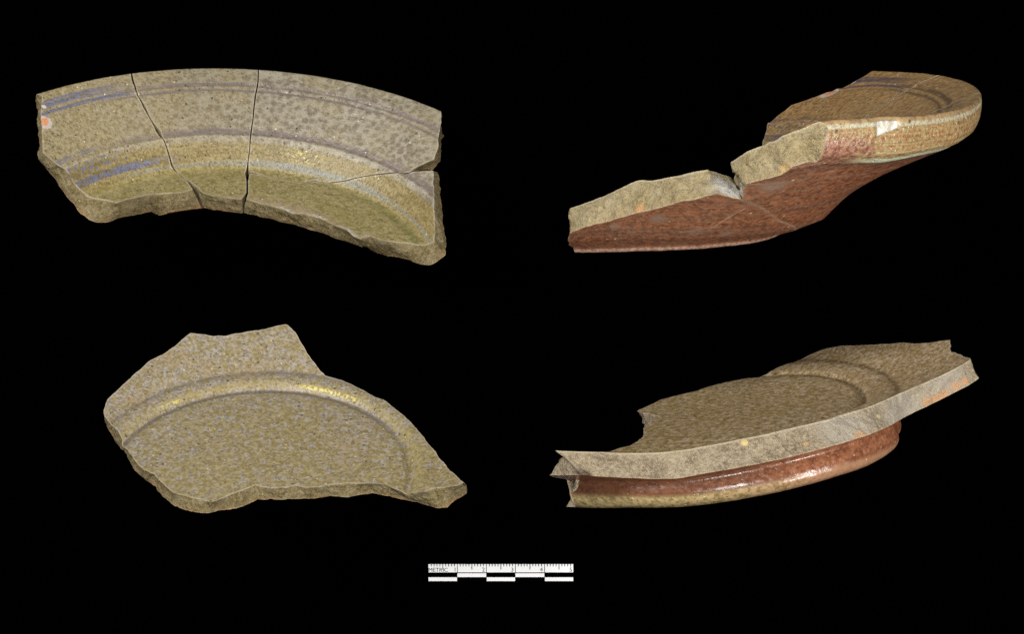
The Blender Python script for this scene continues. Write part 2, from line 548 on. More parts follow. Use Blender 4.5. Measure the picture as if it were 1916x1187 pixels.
# underside of the low edge: the inner part is set by what shows below the glaze edge
lowpx = c6((965, 1098), (920, 1100), (860, 1085), (800, 1068), (700, 1050), (620, 1030), (540, 1015), (480, 1022), (400, 1038), (300, 1030), (250, 1040), (150, 1045), (60, 1048)) + c5((1060, 1055), (1000, 1045), (920, 1050), (860, 1080), (800, 1100), (700, 1115), (636, 1130))
lb = base_th(unwrap(bb(lowpx[4:])), lowedge[-1, 0])
k0 = int(np.argmin(np.abs(PBt.rz(lowedge[:, 1])[0] - 4.9)))
lowB_in = lb
topB[0] = base_th(leftlow, leftedge[0, 0])[-1] if False else topB[0]
leftlow = base_th(leftlow, lowB_in[-1, 0] if abs(lowB_in[-1, 0] - leftedge[0, 0]) < 4 else leftedge[0, 0])
leftlow[-1] = (topB[0, 0] + 2 * math.pi * round((leftlow[-1, 0] - topB[0, 0]) / (2 * math.pi)), topB[0, 1])
lowB[:k0 + 1, 0] -= np.interp(np.arange(k0 + 1), [0, 2, k0], [-.08, .12, .34]); lowB[0, 1] = topB[-1, 1]; topB[-1, 0] = lowB[0, 0]
sec_low1 = (lowedge[:k0 + 1], lowB[:k0 + 1])
lowB_in = np.concatenate([lowB[k0:k0 + 1], lowB_in[1:]])
lowB_in[-1] = leftlow[0]
leftedge[-1, 1] = topedge[0, 1]
SB = [(topedge, topB, PBt, PBb, False), (sec_low1[0], sec_low1[1], PBt, PBb, False), (lowedge[k0:], lowB_in, PBt, PBb, False), (leftedge, leftlow, PBt, PBb, False)]
baseB = closed_sherd(8.8, SB, 'two', jags=.025, rough=.07, jagb=2.6)
# the same sherd for the view from above, its lower edges set back as they show there
lowpx_ = c6((1077, 985), (1076, 1015), (1040, 1037), (1005, 1056), (980, 1082), (962, 1098), (920, 1100), (860, 1085), (800, 1068), (700, 1050), (620, 1030), (540, 1015), (480, 1022), (400, 1038), (300, 1030), (250, 1040), (150, 1045), (60, 1048)) + c5((1060, 1055), (1000, 1045), (920, 1050), (860, 1080), (800, 1100), (700, 1115), (636, 1130))
low0 = base_th(unwrap(bb0(lowpx_)), lowedge[0, 0])
left0 = base_th(unwrap(bb0(c5((636, 1130), (550, 1120), (470, 1100), (400, 1050), (340, 980), (260, 920), (205, 860), (170, 790), (130, 740), (85, 680), (45, 590), (40, 553)))), leftedge[0, 0])
low0[-1] = left0[0]
top0 = bunder0(topedge)
tipB = base_th(bb0(c6((1076, 985))), topedge[-1, 0])[0]
for q_, w_ in zip(range(-5, 0), (.1, .3, .55, .8, 1.0)):
    top0[q_] = top0[q_] * (1 - w_) + (tipB + (top0[q_] - top0[-1]) * 1.0) * w_ if q_ != -1 else tipB
top0[0] = left0[-1] - np.array([2 * math.pi * round((left0[-1, 0] - top0[0, 0]) / (2 * math.pi)), 0])
low0[0] = top0[-1]
baseB0 = closed_sherd(8.8, [(topedge, top0, PBt, PBb0, False), (lowedge, low0, PBt, PBb0, False), (leftedge, left0, PBt, PBb0, False)], 'two', jags=.025, rough=.07)


# ---------------------------------------------------------------- small corrections of shape from one view to the next
def rbf(pose, P, ctrl, reg=.02):
    """ctrl: (local point, pixel it should be seen at) -> displaced world points"""
    X = np.array([c[0] for c in ctrl]); Wd = pose.world(X)
    tgt = np.array([c[1] for c in ctrl], float)
    cur = proj(Wd)
    f = (D - Wd[:, 2]) / D
    dx = (tgt[:, 0] - cur[:, 0]) / PXCM * f
    dy = -(tgt[:, 1] - cur[:, 1]) / PXCM * f
    n = len(X)
    K = np.linalg.norm(X[:, None] - X[None], axis=2) + reg * np.eye(n)
    Q = np.c_[np.ones(n), X]
    Amat = np.block([[K, Q], [Q.T, np.zeros((4, 4))]]) + 1e-8 * np.eye(n + 4)
    sol = np.linalg.lstsq(Amat, np.r_[np.c_[dx, dy], np.zeros((4, 2))], rcond=None)[0]
    out = pose.world(P)
    for s in range(0, len(P), 20000):
        q = P[s:s + 20000]
        Kq = np.linalg.norm(q[:, None] - X[None], axis=2)
        d = Kq @ sol[:n] + np.c_[np.ones(len(q)), q] @ sol[n:]
        out[s:s + 20000, :2] += d
    return out


# ---------------------------------------------------------------- shader building
class NT:
    def __init__(s, name):
        s.m = bpy.data.materials.new(name); s.m.use_nodes = True
        s.t = s.m.node_tree; s.t.nodes.clear()
        s.out = s.t.nodes.new('ShaderNodeOutputMaterial')
        s.b = s.t.nodes.new('ShaderNodeBsdfPrincipled')
        s.t.links.new(s.b.outputs[0], s.out.inputs[0])

    def link(s, v, sock):
        if isinstance(v, Vv): s.t.links.new(v.s, sock)
        elif isinstance(v, (tuple, list)): sock.default_value = tuple(v) + ((1,) if len(v) == 3 and len(sock.default_value) == 4 else ())
        else: sock.default_value = v

    def math(s, op, *a):
        n = s.t.nodes.new('ShaderNodeMath'); n.operation = op
        for i, x in enumerate(a): s.link(x, n.inputs[i])
        return Vv(s, n.outputs[0])

    def attr(s, name):
        n = s.t.nodes.new('ShaderNodeAttribute'); n.attribute_name = name
        return Vv(s, n.outputs['Vector'])

    def xyz(s, v):
        n = s.t.nodes.new('ShaderNodeSeparateXYZ'); s.link(v, n.inputs[0])
        return [Vv(s, n.outputs[i]) for i in range(3)]

    def comb(s, x, y, z):
        n = s.t.nodes.new('ShaderNodeCombineXYZ')
        for i, q in enumerate((x, y, z)): s.link(q, n.inputs[i])
        return Vv(s, n.outputs[0])

    def noise(s, vec, scale, detail=3, rough=.55, off=0, dist=0):
        n = s.t.nodes.new('ShaderNodeTexNoise')
        if off:
            vm = s.t.nodes.new('ShaderNodeVectorMath'); vm.operation = 'ADD'
            s.link(vec, vm.inputs[0]); vm.inputs[1].default_value = (off, off * .7, off * 1.3); vec = Vv(s, vm.outputs[0])
        s.link(vec, n.inputs['Vector']); n.inputs['Scale'].default_value = scale
        n.inputs['Detail'].default_value = detail; n.inputs['Roughness'].default_value = rough
        n.inputs['Distortion'].default_value = dist
        return Vv(s, n.outputs['Fac'])

    def voro(s, vec, scale, rnd=1.0, feature='F1', off=0):
        n = s.t.nodes.new('ShaderNodeTexVoronoi'); n.feature = feature
        if off:
            vm = s.t.nodes.new('ShaderNodeVectorMath'); vm.operation = 'ADD'
            s.link(vec, vm.inputs[0]); vm.inputs[1].default_value = (off, off * .7, off * 1.3); vec = Vv(s, vm.outputs[0])
        s.link(vec, n.inputs['Vector']); n.inputs['Scale'].default_value = scale
        sep = s.t.nodes.new('ShaderNodeSeparateColor'); s.t.links.new(n.outputs['Color'], sep.inputs[0])
        return Vv(s, n.outputs['Distance']), Vv(s, sep.outputs[0])

    def step(s, x, a, b):
        n = s.t.nodes.new('ShaderNodeMapRange'); n.interpolation_type = 'SMOOTHSTEP'
        s.link(x, n.inputs[0])
        if a <= b:
            n.inputs[1].default_value = a; n.inputs[2].default_value = b
        else:
            n.inputs[1].default_value = b; n.inputs[2].default_value = a
            n.inputs[3].default_value = 1; n.inputs[4].default_value = 0
        return Vv(s, n.outputs[0])

    def mix(s, f, a, b, mode='MIX'):
        n = s.t.nodes.new('ShaderNodeMix'); n.data_type = 'RGBA'; n.blend_type = mode
        s.link(f, n.inputs[0]); s.link(a, n.inputs[6]); s.link(b, n.inputs[7])
        return Vv(s, n.outputs[2])

    def dist(s, v, c):
        n = s.t.nodes.new('ShaderNodeVectorMath'); n.operation = 'DISTANCE'
        s.link(v, n.inputs[0]); n.inputs[1].default_value = tuple(c)
        return Vv(s, n.outputs['Value'])

    def seg(s, v, a, b):
        """distance from the line between two points"""
        a = np.array(a, float); b = np.array(b, float); ab = b - a; l2 = float(ab @ ab) or 1.0
        sub = s.t.nodes.new('ShaderNodeVectorMath'); sub.operation = 'SUBTRACT'; s.link(v, sub.inputs[0]); sub.inputs[1].default_value = tuple(a)
        dot = s.t.nodes.new('ShaderNodeVectorMath'); dot.operation = 'DOT_PRODUCT'; s.t.links.new(sub.outputs[0], dot.inputs[0]); dot.inputs[1].default_value = tuple(ab / l2)
        t = s.math('MINIMUM', s.math('MAXIMUM', Vv(s, dot.outputs['Value']), 0.0), 1.0)
        sc = s.t.nodes.new('ShaderNodeVectorMath'); sc.operation = 'SCALE'; sc.inputs[0].default_value = tuple(ab); s.link(t, sc.inputs['Scale'])
        d = s.t.nodes.new('ShaderNodeVectorMath'); d.operation = 'DISTANCE'; s.t.links.new(sub.outputs[0], d.inputs[0]); s.t.links.new(sc.outputs[0], d.inputs[1])
        return Vv(s, d.outputs['Value'])

    def bump(s, h, strength=.3, dist=.02, nrm=None):
        n = s.t.nodes.new('ShaderNodeBump'); n.inputs['Strength'].default_value = strength; s.link(dist, n.inputs['Distance'])
        s.link(h, n.inputs['Height'])
        if nrm: s.link(nrm, n.inputs['Normal'])
        return Vv(s, n.outputs[0])


class Vv:
    def __init__(s, nt, sock): s.nt = nt; s.s = sock
    def __add__(s, o): return s.nt.math('ADD', s, o)
    __radd__ = __add__
    def __sub__(s, o): return s.nt.math('SUBTRACT', s, o)
    def __rsub__(s, o): return s.nt.math('SUBTRACT', o, s)
    def __mul__(s, o): return s.nt.math('MULTIPLY', s, o)
    __rmul__ = __mul__
    def band(s, c, w, soft=.5):
        """1 near c, 0 beyond w"""
        return s.nt.step(s.nt.math('ABSOLUTE', s - c), w, w * (1 - soft))


def srgb(*c):
    return tuple(((x / 255) / 12.92 if x / 255 <= .04045 else ((x / 255 + .055) / 1.055) ** 2.4) for x in c)


def lin(c, k=1.0):
    return tuple(v * k for v in c)


def locpx(px, side='A'):
    if side == 'A':
        a = inv(poseTL, [px], zA); return PA.P(a[0, 0], rhoA(a[0, 1]))
    a = inv(poseBL, [px], zB); return PBt.P(a[0, 0], rhoB(a[0, 1]))


def glaze_A(name, warm=0.0, scratches=(), stains=()):  # warm: same glaze with the end-on view's warmer light tinted in
    """salt glaze of the rim fragment: inside, over the lip and the iron-washed underside"""
    m = NT(name)
    L = m.attr('loc'); th, rho, sd = m.xyz(m.attr('pol'))
    n_big = m.noise(L, .55, 3)
    n_mid = m.noise(L, 4.2, 3, .55, 3)
    n_mid2 = m.noise(L, 6.5, 2, .5, 8)
    n_fine = m.noise(L, 9.5, 4, .66, 5)
    n_grit = m.noise(L, 22, 2, .7, 9)
    # streaks that run round the vessel
    S = m.comb(th * 9.0, rho * 9.0, 0.0)
    S2 = m.comb(th * 3.0, rho * 16.0, 0.0)
    n_st = m.noise(S, 1.0, 4, .6, 2)
    n_st2 = m.noise(S2, 1.0, 4, .65, 7)
    R = lambda r: float(rhoA(r))
    tan = srgb(*((154, 140, 106) if not warm else (174, 138, 94)))
    olive = srgb(*((122, 109, 76) if not warm else (126, 98, 58)))
    grey = srgb(*((158, 150, 133) if not warm else (162, 136, 98)))
    mauve = srgb(*((117, 107, 90) if not warm else (132, 108, 82)))
    # left part fine and tan, right part grey and blotched
    sp = m.voro(L, 3.9, off=61)[0]; sp2 = m.voro(L, 5.6, off=67)[0]
    right = m.step(th + (n_big - .5) * 1.2 + (n_mid - .5) * .6, 2.5, 1.3)
    c = m.mix(m.step(n_fine * .8 + sp2 * .2, .38, .60), olive, tan)
    c = m.mix(m.step(n_grit * .5 + n_mid2 * .5, .54, .62) * .45, c, srgb(172, 158, 130) if not warm else srgb(178, 142, 98))
    peel = sp + (n_fine - .5) * .45 + (n_mid - .5) * .9
    c2 = m.mix(m.step(peel, .24, .84), mauve, grey)
    c2 = m.mix(m.step(n_big * .4 + n_mid2 * .3 + n_fine * .3, .47, .60) * .5, c2, tan)
    c = m.mix(right * .92, c, c2)
    c = m.mix(m.step(n_mid * .6 + n_mid2 * .4, .47, .66) * .35, c, grey)
    # dull streaks below the rim and above the ridge
    st1 = rho.band(R(9.97) - 0.0, .17, .8) * m.step(n_st * .7 + n_fine * .3, .38, .54)
    st2 = rho.band(R(9.70), .14, .9) * m.step(n_st2 * .7 + n_fine * .3, .40, .55)
    st3 = rho.band(R(8.04), .26, .9) * m.step(n_st * .6 + n_mid * .4, .34, .54)
    purple = srgb(*((112, 100, 98) if not warm else (92, 74, 60)))
    c = m.mix(m.math('MAXIMUM', m.math('MAXIMUM', st1, st2), st3) * .85 * m.step(th, 2.55, 2.05), c, purple)
    # pale line along the top of the ridge, ochre below it, blue-grey reflection painted over the corner glaze, green floor
    c = m.mix(rho.band(R(7.80), .08, .9) * m.step(n_fine, .36, .6) * .45, c, srgb(176, 168, 150))
    ochre = m.mix(m.step(n_st * .4 + n_fine * .6, .40, .6), srgb(112, 96, 54), srgb(148, 132, 86))
    c = m.mix(rho.band(R(7.44), .46, .35) * m.step(n_st2, -.1, .3) * (.9 if not warm else .4), c, ochre)
    c = m.mix(m.step(rho, R(7.3), R(7.1)), c, ochre)
    gl = m.mix(m.step(n_mid * .5 + n_fine * .5, .36, .60), srgb(108, 98, 58), srgb(152, 139, 94))
    gl = m.mix(m.step(n_mid2 * .5 + n_fine * .5, .5, .62) * .6, gl, srgb(166, 154, 120))
    gl = m.mix(m.step(n_big, .5, .66) * .35, gl, srgb(132, 120, 68))
    pink = m.step(rho + (n_st - .5) * .6, R(4.9), R(4.35))
    gl = m.mix(pink * .5, gl, srgb(158, 136, 112))
    c = m.mix(m.step(rho + (n_st - .5) * .2, R(7.14), R(6.86)), c, gl)
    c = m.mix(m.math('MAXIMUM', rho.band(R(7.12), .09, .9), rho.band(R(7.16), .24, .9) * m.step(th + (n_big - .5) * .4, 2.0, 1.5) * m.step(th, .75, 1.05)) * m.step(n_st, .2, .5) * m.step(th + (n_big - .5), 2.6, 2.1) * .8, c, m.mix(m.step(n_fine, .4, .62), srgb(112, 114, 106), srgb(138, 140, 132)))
    c = m.mix(rho.band(R(6.72), .26, .9) * m.step(th, 1.5, .8) * .5, c, srgb(98, 98, 54))
    # cobalt brushing on the left
    blue = m.mix(m.step(n_fine, .3, .7), srgb(66, 70, 100), srgb(110, 114, 138))
    if warm:
        blue = m.mix(m.step(n_fine, .3, .7), srgb(72, 64, 78), srgb(92, 84, 100))
    wob = (n_st - .5) * .12
    dry = m.step(n_st2 * .7 + n_fine * .3, .40, .50)
    b1 = (rho + wob).band(R(10.18), .22, .35) * m.step(th + (n_st - .5) * .5, 2.12, 2.40) * m.step(n_st2 * .5 + n_fine * .5, .40, .50)
    b2 = (rho + wob).band(R(9.85), .12, .4) * m.step(th + (n_st - .5) * .4, 2.14, 2.3) * dry
    b3 = (rho + wob).band(R(8.10), .13, .4) * m.step(th + (n_fine - .5) * .3, 2.44, 2.52) * m.step(n_st * .4 + n_fine * .6, .46, .52)
    b4 = (rho + wob).band(R(7.33), .18, .4) * m.step(th + (n_st - .5) * .6, 1.95, 2.3) * m.step(n_st * .5 + n_fine * .5, .42, .52)
    b5 = (rho + wob).band(R(7.62), .30, .5) * m.step(th + (n_mid - .5) * .5, 2.30, 2.44) * m.step(n_fine * .5 + n_mid2 * .5, .51, .56)
    mx = lambda *a: a[0] if len(a) == 1 else m.math('MAXIMUM', a[0], mx(*a[1:]))
    bm = mx(b1, b2, b3, b4, b5)
    c = m.mix(bm * m.step(n_fine * .5 + n_mid2 * .5, .36, .54) * .55 + bm * .38, c, blue)
    # rim lip: bright highlight painted in as a pale line
    c = m.mix(m.step(rho + (n_fine - .5) * .12, RIM - (.13 if not warm else .12), RIM - (.05 if not warm else .06)) * m.step(n_grit * .5 + n_fine * .5, .38, .54) * .9, c, srgb(210, 207, 192) if not warm else srgb(182, 182, 156))
    # outer face of the lip: iron-brown under a curdled cream glaze
    vv = m.voro(L, 15, off=2)
    lip = m.mix(m.step(n_fine * .5 + n_grit * .2 + n_st2 * .3, .38, .60), srgb(126, 88, 56), srgb(180, 160, 112))
    lip = m.mix(m.step(n_st2 * .5 + n_fine * .5, .54, .62) * .7, lip, srgb(92, 74, 52))
    lip = m.mix(m.step(m.noise(L, 11, 3, .6, 31), .52, .64) * .7, lip, srgb(160, 100, 64))
    lip = m.mix(m.step(m.noise(S2, 1.5, 3, .6, 17), .54, .62) * .55, lip, srgb(112, 84, 56))
    lip = m.mix(m.step(vv[1], .93, .95) * m.step(vv[0], .4, .25) * .7, lip, srgb(216, 212, 186))
    lip = m.mix(rho.band(RIM + .36, .05, .9) * m.step(n_st2, .46, .56) * .5, lip, srgb(96, 78, 54))
    lip = m.mix(rho.band(RIM + .62, .05, .9) * m.step(n_st, .46, .56) * .5, lip, srgb(190, 180, 140))
    plum = m.step(th + (n_mid - .5) * .22 + (n_fine - .5) * .16, 1.10, 1.0) * m.step(rho + (n_fine - .5) * .4 + (n_mid - .5) * .4, RIM + .08, RIM + .4)
    lip = m.mix(plum * .85, lip, m.mix(m.step(n_fine, .4, .6), srgb(112, 64, 54), srgb(158, 112, 92)))
    cream = rho.band(RIM + .93, .16, .5) * m.step(n_st * .5 + n_fine * .5, .3, .48)
    lip = m.mix(cream * m.step(th, 1.0, 1.12), lip, m.mix(m.step(n_grit, .4, .6), srgb(176, 176, 140), srgb(214, 218, 196)))
    c = m.mix(m.step(rho + (n_fine - .5) * .1, RIM + (.03 if not warm else -.02), RIM + (.09 if not warm else .04)), c, lip)
    # underside: iron wash
    und = m.mix(m.step(n_mid * .4 + n_st * .12 + n_fine * .48, .40, .58), srgb(104, 60, 40), srgb(156, 100, 68))
    und = m.mix(m.step(m.noise(m.comb(th * 1.2, rho * 7.0, 0.0), 1.0, 3, .6, 44), .42, .62) * .5, und, srgb(112, 84, 68))
    lines = m.step(m.noise(m.comb(th * .8, rho * 34.0, 0.0), 1.0, 2, .5, 54), .60, .66)
    und = m.mix(lines * m.step(n_big, .4, .6) * .35, und, srgb(178, 146, 122))
    und = m.mix(m.step(n_grit * .5 + n_fine * .5, .58, .66) * .5, und, srgb(190, 156, 130))
    und = m.mix(m.step(n_grit * .5 + n_fine * .5, .44, .38) * .5, und, srgb(66, 42, 34))
    und = m.mix(m.step(rho, RIM + 1.5, RIM + 1.1) * .5, und, srgb(92, 66, 48))
    und = m.mix(m.step(n_fine, .48, .72) * .6, und, srgb(146, 108, 88))
    und = m.mix(m.step(n_mid2 * .6 + n_big * .4, .53, .66) * .55, und, srgb(116, 98, 88))
    und = m.mix(m.step(m.noise(m.comb(th * 2.0, rho * 26.0, 0.0), 1.0, 2, .6, 4), .64, .70) * .4, und, srgb(184, 150, 126))
    for p, rr in stains:
        und = m.mix(m.step(m.dist(L, p) + (n_mid - .5) * rr * 1.5 + (n_fine - .5) * rr * 1.4, rr, rr * .2) * .6, und, srgb(142, 122, 108))
    for p, q, w in scratches:
        und = m.mix(m.step(m.seg(L, p, q) + (n_fine - .5) * w * 1.2, w, w * .5) * .7, und, srgb(196, 160, 132))
    v2 = m.voro(L, 7, off=4)
    und = m.mix(m.step(v2[1], .93, .96) * m.step(v2[0], .25, .1) * .7, und, srgb(200, 170, 142))
    c = m.mix(m.step(rho + (n_fine - .5) * .06, RIM + 1.04, RIM + 1.12), c, und)
    foot = m.mix(m.step(n_fine, .4, .6), srgb(150, 112, 96), srgb(186, 160, 142))
    c = m.mix((rho).band(float(rhoAb(5.95)), .17, .4) * .8, c, foot)
    # pits, specks
    va = m.voro(L, 5.5, off=1); vb = m.voro(L, 11, off=6); vc = m.voro(L, 6, off=11)
    pit = m.step(va[1], .91, .93) * m.step(va[0] + (n_fine - .5) * .4, .26, .14)
    pit2 = m.step(vb[1], .84, .88) * m.step(vb[0] + (n_fine - .5) * .3, .38, .22)
    c = m.mix(mx(pit * .8, pit2 * .45) * m.step(rho, RIM + .4, RIM), c, srgb(74, 66, 56))
    c = m.mix(m.step(vc[1], .95, .97) * m.step(vc[0], .24, .16) * .8, c, srgb(214, 204, 184))
    # flaws and painted glints that stand at fixed places
    chip = m.dist(L, locpx((84, 228)))
    c = m.mix(m.step(chip + (n_mid - .5) * .2, .34, .26), c, srgb(184, 172, 160))
    c = m.mix(m.step(m.dist(L, locpx((82, 227))) + (n_mid - .5) * .12, .22, .15), c, srgb(206, 138, 96))
    c = m.mix(m.step(m.dist(L, locpx((82, 199))) + (n_mid - .5) * .1, .12, .08), c, srgb(202, 184, 166))
    ridge_glints = m.step(m.dist(L, locpx((572, 288))) + (n_mid - .5) * .8, 1.1, .5) * rho.band(R(7.46), .32, .6)  # yellow glints along the ridge, painted into the glaze colour
    c = m.mix(ridge_glints * m.step(m.noise(L, 9, 2, .5, 51), .56, .64) * .8, c, srgb(204, 190, 112))
    worn = m.step(m.dist(L, locpx((662, 430))), .9, .2) + m.step(m.dist(L, locpx((545, 388))), .9, .2) + m.step(m.dist(L, locpx((600, 402))), .6, .2)
    e0, _, _ = m.xyz(m.attr('edge'))
    wr = m.step(e0 + (n_mid - .5) * .5 + (n_fine - .5) * .35, .20, .06) * worn
    c = m.mix(m.math('MINIMUM', wr, 1.0) * .85, c, m.mix(m.step(n_fine, .35, .6), srgb(142, 134, 122), srgb(202, 196, 184)))
    # large flake off the lip, on the right
    fl = m.step(th + (n_fine - .5) * .01, 1.070, 1.074) * m.step(th + (n_fine - .5) * .012, 1.132, 1.127) * m.step(rho + (n_fine - .5) * .04, RIM - .14, RIM - .11) * m.step(rho + (th - 1.073) * 3.0 + (n_fine - .5) * .16, RIM + .26, RIM + .21)
    c = m.mix(fl, c, m.mix(m.step(n_mid * .5 + n_fine * .5, .4, .6), srgb(176, 170, 150), srgb(228, 224, 216)))
    edge = m.mix(m.step(n_fine, .35, .62), srgb(188, 178, 160), srgb(164, 150, 124))
    e, _, _ = m.xyz(m.attr('edge'))
    c = m.mix(m.step(e + (n_fine - .5) * .14 + (n_mid - .5) * .24, .05, .015) * (.6 if not warm else .25), c, edge)
    m.link(c, m.b.inputs['Base Color'])
    m.link(m.step(n_fine, .2, .8) * .2 + .24 + m.step(rho, RIM, RIM + .2) * -.04 + fl * .3, m.b.inputs['Roughness'])
    m.b.inputs['Specular IOR Level'].default_value = .42
    h = m.noise(L, 12, 3, .5, 12) * 1.0 + n_grit * .25 + pit * -1.2 + pit2 * -.5 + fl * -1.0
    lipz = m.step(rho, RIM - .05, RIM + .15) * m.step(rho, RIM + 1.15, RIM + 1.0)
    h = h + lipz * m.noise(L, 7, 2, .5, 41) * 1.4
    h = h * (1.0 - .6 * m.step(rho, RIM + 1.0, RIM + 1.15))
    m.link(m.bump(h, .8, .034), m.b.inputs['Normal'])
    return m.m


def glaze_B(name, warm=0.0):  # warm: side view's palette, its warmer light put into the colours
    m = NT(name)
    L = m.attr('loc'); th, rho, sd = m.xyz(m.attr('pol'))
    n_big = m.noise(L, .5, 3, .5, 4)
    n_mid = m.noise(L, 4.5, 3, .55, 13)
    n_mid2 = m.noise(L, 8, 2, .5, 28)
    n_fine = m.noise(L, 9.5, 4, .66, 15)
    n_grit = m.noise(L, 22, 2, .7, 19)
    n_st = m.noise(m.comb(th * 8.0, rho * 9.0, 0.0), 1.0, 4, .6, 2)
    R = lambda r: float(rhoB(r))
    lav = srgb(*((162, 153, 139) if not warm else (196, 176, 148)))
    tan = srgb(*((156, 141, 101) if not warm else (172, 149, 108)))
    oli = srgb(*((128, 114, 77) if not warm else (130, 110, 66)))
    mau = srgb(*((128, 118, 106) if not warm else (142, 124, 92)))
    c = m.mix(m.step(n_mid * .4 + n_fine * .6, .40, .60), oli, tan)
    lv = m.mix(m.step(n_fine, .4, .6), mau, lav)
    outer = m.step(rho + (n_big - .5) * 1.6, R(2.6), R(4.6)) * m.step(th, .2, .9)
    sp = m.voro(L, 3.9, off=61)[0]
    amt = m.step(sp + (n_fine - .5) * .5 + (n_mid - .5) * 1.0 + outer * .16 + (n_big - .5) * .6, .30, 1.0)
    dk = m.step(n_mid * .5 + n_mid2 * .5, .44, .36)
    c = m.mix(amt, c, lv)
    c = m.mix(dk * .6, c, oli)
    c = m.mix(m.step(n_big * .6 + n_mid * .4, .56, .66) * .5, c, srgb(156, 128, 80) if not warm else srgb(138, 108, 62))
    groove = mx2(m, rho.band(R(5.17), .14, .8), rho.band(R(6.06), .15, .9) * .8)
    c = m.mix(groove * m.step(th, .35, .75) * .75 * m.step(n_st, .2, .5), c, srgb(*((98, 90, 84) if not warm else (78, 62, 32))))
    c = m.mix(rho.band(R(5.46), .20, .8) * m.step(n_st * .4 + n_fine * .6, .34, .56) * .65, c, srgb(*((160, 144, 94) if not warm else (150, 126, 92))))
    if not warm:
        glint = rho.band(R(5.42), .10, .5) * m.step(m.noise(m.comb(th * 46.0, rho * 9.0, 0.0), 1, 2, .5, 3), .46, .56)  # light catching the ridge, painted as yellow flecks
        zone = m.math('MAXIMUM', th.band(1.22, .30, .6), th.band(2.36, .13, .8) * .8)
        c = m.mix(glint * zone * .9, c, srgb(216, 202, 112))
    va = m.voro(L, 5, off=1); vb = m.voro(L, 10, off=6); vc = m.voro(L, 3.6, off=11)
    # stretched scratches
    vs = m.voro(m.comb(m.xyz(L)[0] * 1.0, m.xyz(L)[1] * 3.2, m.xyz(L)[2]), 3.2, off=17)
    top = m.step(sd, -.5, .5)
    pit = m.step(va[1], .89, .91) * m.step(va[0] + (n_fine - .5) * .4, .28, .14)
    pit2 = m.step(vb[1], .80, .84) * m.step(vb[0], .40, .26)
    scr = m.step(vs[1], .82, .85) * m.step(vs[0] + (n_fine - .5) * .2, .22, .12)
    ring = m.step(vc[1], .72, .76) * vc[0].band(.26, .07, .6)
    c = m.mix(ring * .45, c, srgb(108, 98, 66))
    c = m.mix(m.step(vc[1], .72, .76) * m.step(vc[0], .2, .12) * .5, c, srgb(176, 160, 110))
    c = m.mix(m.math('MAXIMUM', m.math('MAXIMUM', pit * .75, pit2 * .45), scr * .8), c, srgb(70, 66, 64))
    c = m.mix(m.step(m.voro(L, 6, off=31)[1], .93, .95) * m.step(m.voro(L, 6, off=31)[0], .26, .16) * .8, c, srgb(208, 190, 140))
    if warm:
        v9 = m.voro(L, 6.5, off=41)
        c = m.mix(m.step(v9[1], .45, .5) * m.step(v9[0] + (n_fine - .5) * .2, .3, .18) * .6, c, srgb(196, 180, 150))
    # underside
    rb = lambda r: float(rhoBb(r))
    und = m.mix(m.step(n_mid * .5 + n_fine * .3 + n_st * .2, .36, .62), srgb(96, 54, 34), srgb(138, 88, 60))
    und = m.mix(m.step(n_fine * .6 + n_mid2 * .4, .5, .64) * .5, und, srgb(152, 116, 92))
    und = m.mix(m.step(th, .75, .35) * .55, und, srgb(66, 40, 26))
    # the foot turns pale towards its tread
    _, _, lz = m.xyz(L)
    ft = m.mix(m.step(n_fine * .6 + n_mid * .4, .4, .58), srgb(108, 92, 56), srgb(158, 138, 98))
    ft = m.mix(m.step(n_grit * .4 + n_mid2 * .6, .56, .64) * .6, ft, srgb(78, 60, 40))
    ft = m.mix(m.step(th + (n_mid - .5) * .6 + (n_fine - .5) * .4, .2, .9) * .7, ft, srgb(158, 110, 86))
    und = m.mix(m.step(lz + (n_mid - .5) * .14 + (n_fine - .5) * .24 + th * .12, -1.3, -1.5), und, ft)
    v3 = m.voro(L, 5, off=23)
    und = m.mix(m.step(v3[1], .9, .92) * m.step(v3[0], .2, .12) * .7, und, srgb(206, 176, 128))
    und = m.mix(m.step(v3[1], .12, .1) * m.step(v3[0], .2, .12) * .7, und, srgb(72, 60, 44))
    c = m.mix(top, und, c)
    e, _, _ = m.xyz(m.attr('edge'))
    c = m.mix(m.step(e + (n_fine - .5) * .06, .045, .015) * .6, c, srgb(184, 172, 148))
    m.link(c, m.b.inputs['Base Color'])
    m.link(m.step(n_fine, .2, .8) * .2 + .16 + top * .12, m.b.inputs['Roughness'])
    m.b.inputs['Specular IOR Level'].default_value = .45
    h = m.noise(L, 11, 3, .5, 12) * 1.0 + n_grit * .25 + pit * -1.2 + pit2 * -.5 + scr * -1.0 + ring * .5
    m.link(m.bump(h, .8, top * .017 + .009), m.b.inputs['Normal'])
    return m.m


def mx2(m, a, b):
    return m.math('MAXIMUM', a, b)


